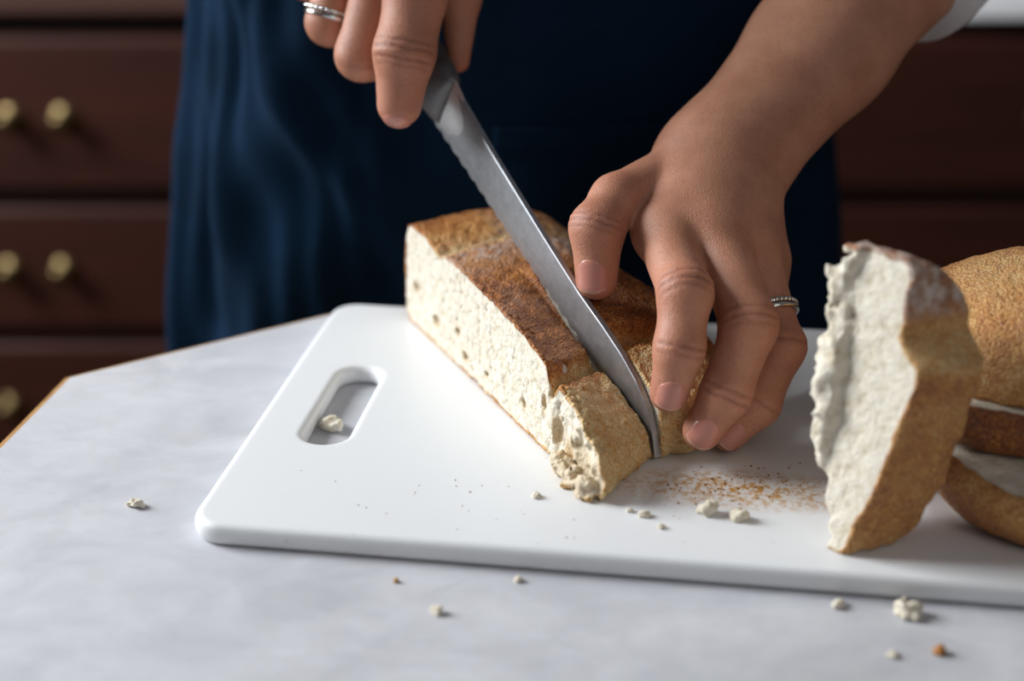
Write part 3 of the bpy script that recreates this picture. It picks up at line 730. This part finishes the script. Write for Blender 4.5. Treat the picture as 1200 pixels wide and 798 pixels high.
# rest of the body, leaning over the table
shL, shR = np.array([.165, .845, .545]), np.array([-.175, .85, .55])
def torso(P):
    f = ellip(P, (0, .825, .05), (.165, .105, .20)); f = smin(f, ellip(P, (0, .83, -.10), (.175, .115, .16)), .08)
    f = smin(f, ellip(P, (0, .83, .30), (.150, .10, .22)), .10); f = smin(f, ellip(P, (0, .845, .47), (.165, .09, .10)), .06)
    return f
def body(P):
    f = torso(P)
    f = smin(f, cone(P, shL, elbL, .048, .038), .04); f = smin(f, cone(P, shR, elbR, .048, .038), .04)
    f = smin(f, cone(P, elbL, lf2, .038, .0335), .02); f = smin(f, cone(P, elbR, rf1+(elbR-rf1)*.35, .038, .031), .02)
    f = smin(f, cone(P, (0, .845, .53), (0, .825, .63), .052, .050), .04)
    hc = np.array([0, .80, .725]); f = smin(f, ellip(P, hc, (.072, .092, .110)), .03); f = smin(f, ellip(P, hc+np.array([0, -.03, -.055]), (.052, .062, .058)), .03)
    f = smin(f, cone(P, hc+np.array([0, -.092, .005]), hc+np.array([0, -.108, -.028]), .007, .012), .012)
    for s in (-1, 1):
        f = smin(f, ellip(P, hc+np.array([s*.074, .008, -.008]), (.012, .020, .032)), .008)
        f = smax(f, -ellip(P, hc+np.array([s*.030, -.092, .010]), (.017, .014, .010)), .012); f = smin(f, ellip(P, hc+np.array([s*.030, -.076, .010]), (.013, .013, .010)), .003)
        hip = np.array([s*.085, .825, -.18]); f = smin(f, cone(P, hip, (s*.085, .815, -.40), .082, .055), .05)
        f = smin(f, cone(P, (s*.085, .815, -.40), (s*.085, .835, -.70), .054, .036), .03); f = smin(f, cone(P, (s*.085, .835, FLOOR+.028), (s*.095, .715, FLOOR+.025), .032, .026), .03)
    f = smin(f, ellip(P, hc+np.array([0, -.088, -.060]), (.024, .010, .007)), .006)
    return f
parts = []
parts.append(surface(fnL, np.minimum(np.min([p for F in Lf for p in F['p']], 0), lf2)-.045, np.maximum(np.max([p for F in Lf for p in F['p']], 0), lf2)+.05, .00105))
lim = rf1+(elbR-rf1)*.35
parts.append(surface(fnR, np.minimum(np.min([p for F in Rf for p in F['p']], 0), lim)-.045, np.maximum(np.max([p for F in Rf for p in F['p']], 0), lim)+.045, .00115))
parts.append(surface(body, (-.40, .60, FLOOR-.03), (.40, 1.0, .86), .006, 1.6))
# keep each hand up to its forearm; the body keeps the rest
axL, axR = norm(elbL-lw), norm(elbR-rw); Vs, Qs, n0, red, cre = [], [], 0, [], []
for k, (V, Q) in enumerate(parts):
    cq = V[Q].mean(1); dL = (cq-lw)@axL; dR = (cq-rw)@axR
    if k == 0: m = dL < np.linalg.norm(lf2-lw)-.002
    elif k == 1: m = dR < np.linalg.norm(lim-rw)-.002
    else: m = np.ones(len(Q), bool)
    v, q, used = sub(V, Q, m); Vs.append(v); Qs.append(q+n0); n0 += len(v)
    r, c = hand_attrs(v, Lf if k == 0 else Rf) if k < 2 else (np.zeros(len(v)), np.zeros(len(v))); red.append(r); cre.append(c)
me = np_mesh('body', np.concatenate(Vs), np.concatenate(Qs)); set_attr(me, 'red', np.concatenate(red)); set_attr(me, 'crease', np.concatenate(cre))
under(link('body', me, M['skin']), person)
for F, ln, wd, bk, fn in ((fI, .0118, .0112, .0012, fnL), (fM, .0122, .0112, .0010, fnL), (fR, .0112, .0104, .0008, fnL), (fT, .0140, .0130, .0020, fnL)): nail(fn, F, person, ln, wd, bk)
nail(fnR, rI, person, .0095, .0125, -.0012, R(42), side=4)

# rings
def ring_part(c, axis, r, tube, name, label, studs=0, up_dir=None):
    axis = norm(axis); u = norm(np.cross(axis, [0, 0, 1.])); v = np.cross(axis, u)
    b = tube_bm([c+r*(math.cos(a)*u+math.sin(a)*v) for a in np.linspace(0, 2*math.pi, 65)], tube, 8)
    o = under(obj(name, b, M['silver']), person); o['label'] = label
    if studs:
        b = bmesh.new()
        for a in np.linspace(0, 2*math.pi, studs, endpoint=False):
            g = bmesh.ops.create_icosphere(b, subdivisions=1, radius=tube*1.15)
            for w in g['verts']: w.co += Vector(c+(r+tube*.35)*(math.cos(a)*u+math.sin(a)*v))
        s = obj('ring_stones', b, M['silver']); s.parent = o
def ring_at(F, f, r, label):
    a, b = F['p'][0], F['p'][1]; c = a+(b-a)*f; t = norm(b-a)
    ring_part(c, t, r, .0010, 'finger_ring', label); ring_part(c-t*.0023, t, r, .0010, 'finger_ring', label, 34)
ring_at(fR, .70, .0104, 'double silver band on the left ring finger')
a_, b_ = rR['p'][1], rR['p'][2]; t_ = norm(b_-a_); c_ = a_+(b_-a_)*.93
ring_part(c_, t_, .0108, .0010, 'finger_ring', 'double silver band on the right ring finger'); ring_part(c_-t_*.0024, t_, .0110, .0010, 'finger_ring', 'double silver band on the right ring finger', 30)

# shirt: torso and sleeves as one shell; cuffs end on the forearms
cuffL = lw+axL*(((vp(1095, 30, .64)-lw)@axL)); cuffR = rf1+(elbR-rf1)*.15
def shirt(P):
    f = torso(P)-.007
    f = smax(f, P[:, 2]-.545, .02)
    f = smin(f, cone(P, shL, elbL, .058, .049), .04); f = smin(f, cone(P, shR, elbR, .058, .049), .04)
    g = np.maximum(cone(P, elbL, lf1, .048, .0375), (cuffL-P)@axL); f = smin(f, g, .006)
    g = np.maximum(cone(P, elbR, rw, .048, .032), (cuffR-P)@axR); f = smin(f, g, .006)
    return np.maximum(f, np.where(np.abs(P[:, 0]) < .19, .16, -.02)-P[:, 2])+.0016*fbm(P, 22, 2, 201)
V, Q = surface(shirt, (-.40, .55, -.04), (.42, .98, .66), .0042, 1.6)
under(link('shirt', np_mesh('shirt', V, Q), M['shirt']), person)
b = tube_bm([cuffL+axL*t for t in np.linspace(-.002, .030, 6)], [.0400, .0418, .0422, .0424, .0426, .0418], 40); under(obj('cuff', b, M['shirt']), person)
hcap = np.array([0, .80, .725])
def hair(P):
    f = ellip(P, hcap+np.array([0, .012, .018]), (.083, .098, .110)); f = np.maximum(f, -ellip(P, hcap+np.array([0, -.075, -.045]), (.060, .060, .095)))
    return np.minimum(f, ellip(P, hcap+np.array([0, .11, .0]), (.045, .04, .05)))+.002*fbm(P*np.array([1, 1, .2]), 120, 2, 7)
V, Q = surface(hair, (-.12, .66, .58), (.12, 1.0, .88), .005, 1.6); under(link('hair', np_mesh('hair', V, Q), M['hair']), person)

# apron: closed round of cloth with soft folds
def gauss(x, c, w): return np.exp(-((x-c)/w)**2)
def apron_pt(phi, z, off=0.):                                     # phi: 0 at the front, -90 left (degrees)
    A = np.interp(z, [-.45, -.25, -.12, .0, .12, .25, .42], [.214, .209, .206, .193, .173, .168, .162])
    Bf = np.interp(z, [-.45, -.25, -.12, .0, .12, .25, .42], [.130, .125, .122, .126, .128, .122, .100])
    p = R(1)*phi; s, c = math.sin(p), math.cos(p)
    d = 0.
    d += .0060*math.sin(phi*R(1)*9.5+1.2+z*7)*gauss(phi, -62, 34)*(.35+.65*gauss(z, -.08, .16))
    d += .011*gauss(phi-(-58+(.12-z)*85), 0, 5.5)*gauss(z, .02, .14)       # long fold running down and inwards on the left
    d += .008*gauss(phi-(-72-(z-.1)*40), 0, 4.5)*gauss(z, -.02, .18)
    d += .006*gauss(phi-(-50+(-.06-z)*60), 0, 4)*gauss(z, -.14, .10)
    d += .014*gauss(phi-(-36+(.10-z)*190), 0, 8)*gauss(z, .07, .06)        # diagonal fold towards the middle
    d -= .009*gauss(phi-(-30+(.06-z)*150), 0, 7)*gauss(z, .03, .06)
    d += .005*gauss(phi-(-44+(.13-z)*210), 0, 3.5)*gauss(z, .09, .05)+.004*gauss(phi-(-26+(.09-z)*230), 0, 3)*gauss(z, .07, .045)
    d += .004*math.sin(phi*.19+z*16)*gauss(phi, 30, 50)*.6
    d += .0018*math.sin(phi*.36-z*34+math.sin(phi*.11+z*19)*1.6)*gauss(phi, -44, 30)
    d += .0014*math.sin(phi*.8+z*60+2*math.sin(phi*.2-z*25))*gauss(phi, -50, 30)
    e = .86
    r = (abs(s)**(2/e)+abs(c)**(2/e))**(-e/2)
    return np.array([(A+d+off)*s*r, .815-(Bf+d+off)*c*r, z])
zs = np.linspace(-.46, .44, 180); ph = np.linspace(-180, 180, 300, endpoint=False)
rings = [[apron_pt(p, z) for p in ph] for z in zs]
o = under(obj('apron', loft(rings, True, False), M['navy']), person); md = o.modifiers.new('thickness', 'SOLIDIFY'); md.thickness = .002
for z0, p0, p1, nm, lab in ((.080, -3, 46, 'apron_pocket', None),):
    G = [[apron_pt(p, z, .0007 if (z < z0-.012) else .0013) for p in np.linspace(p0, p1, 44)] for z in np.concatenate([np.linspace(-.14, z0-.0125, 26), np.linspace(z0-.0115, z0, 6)])]
    o = under(obj(nm, loft(G, False, False), M['navy']), person); md = o.modifiers.new('thickness', 'SOLIDIFY'); md.thickness = .0010
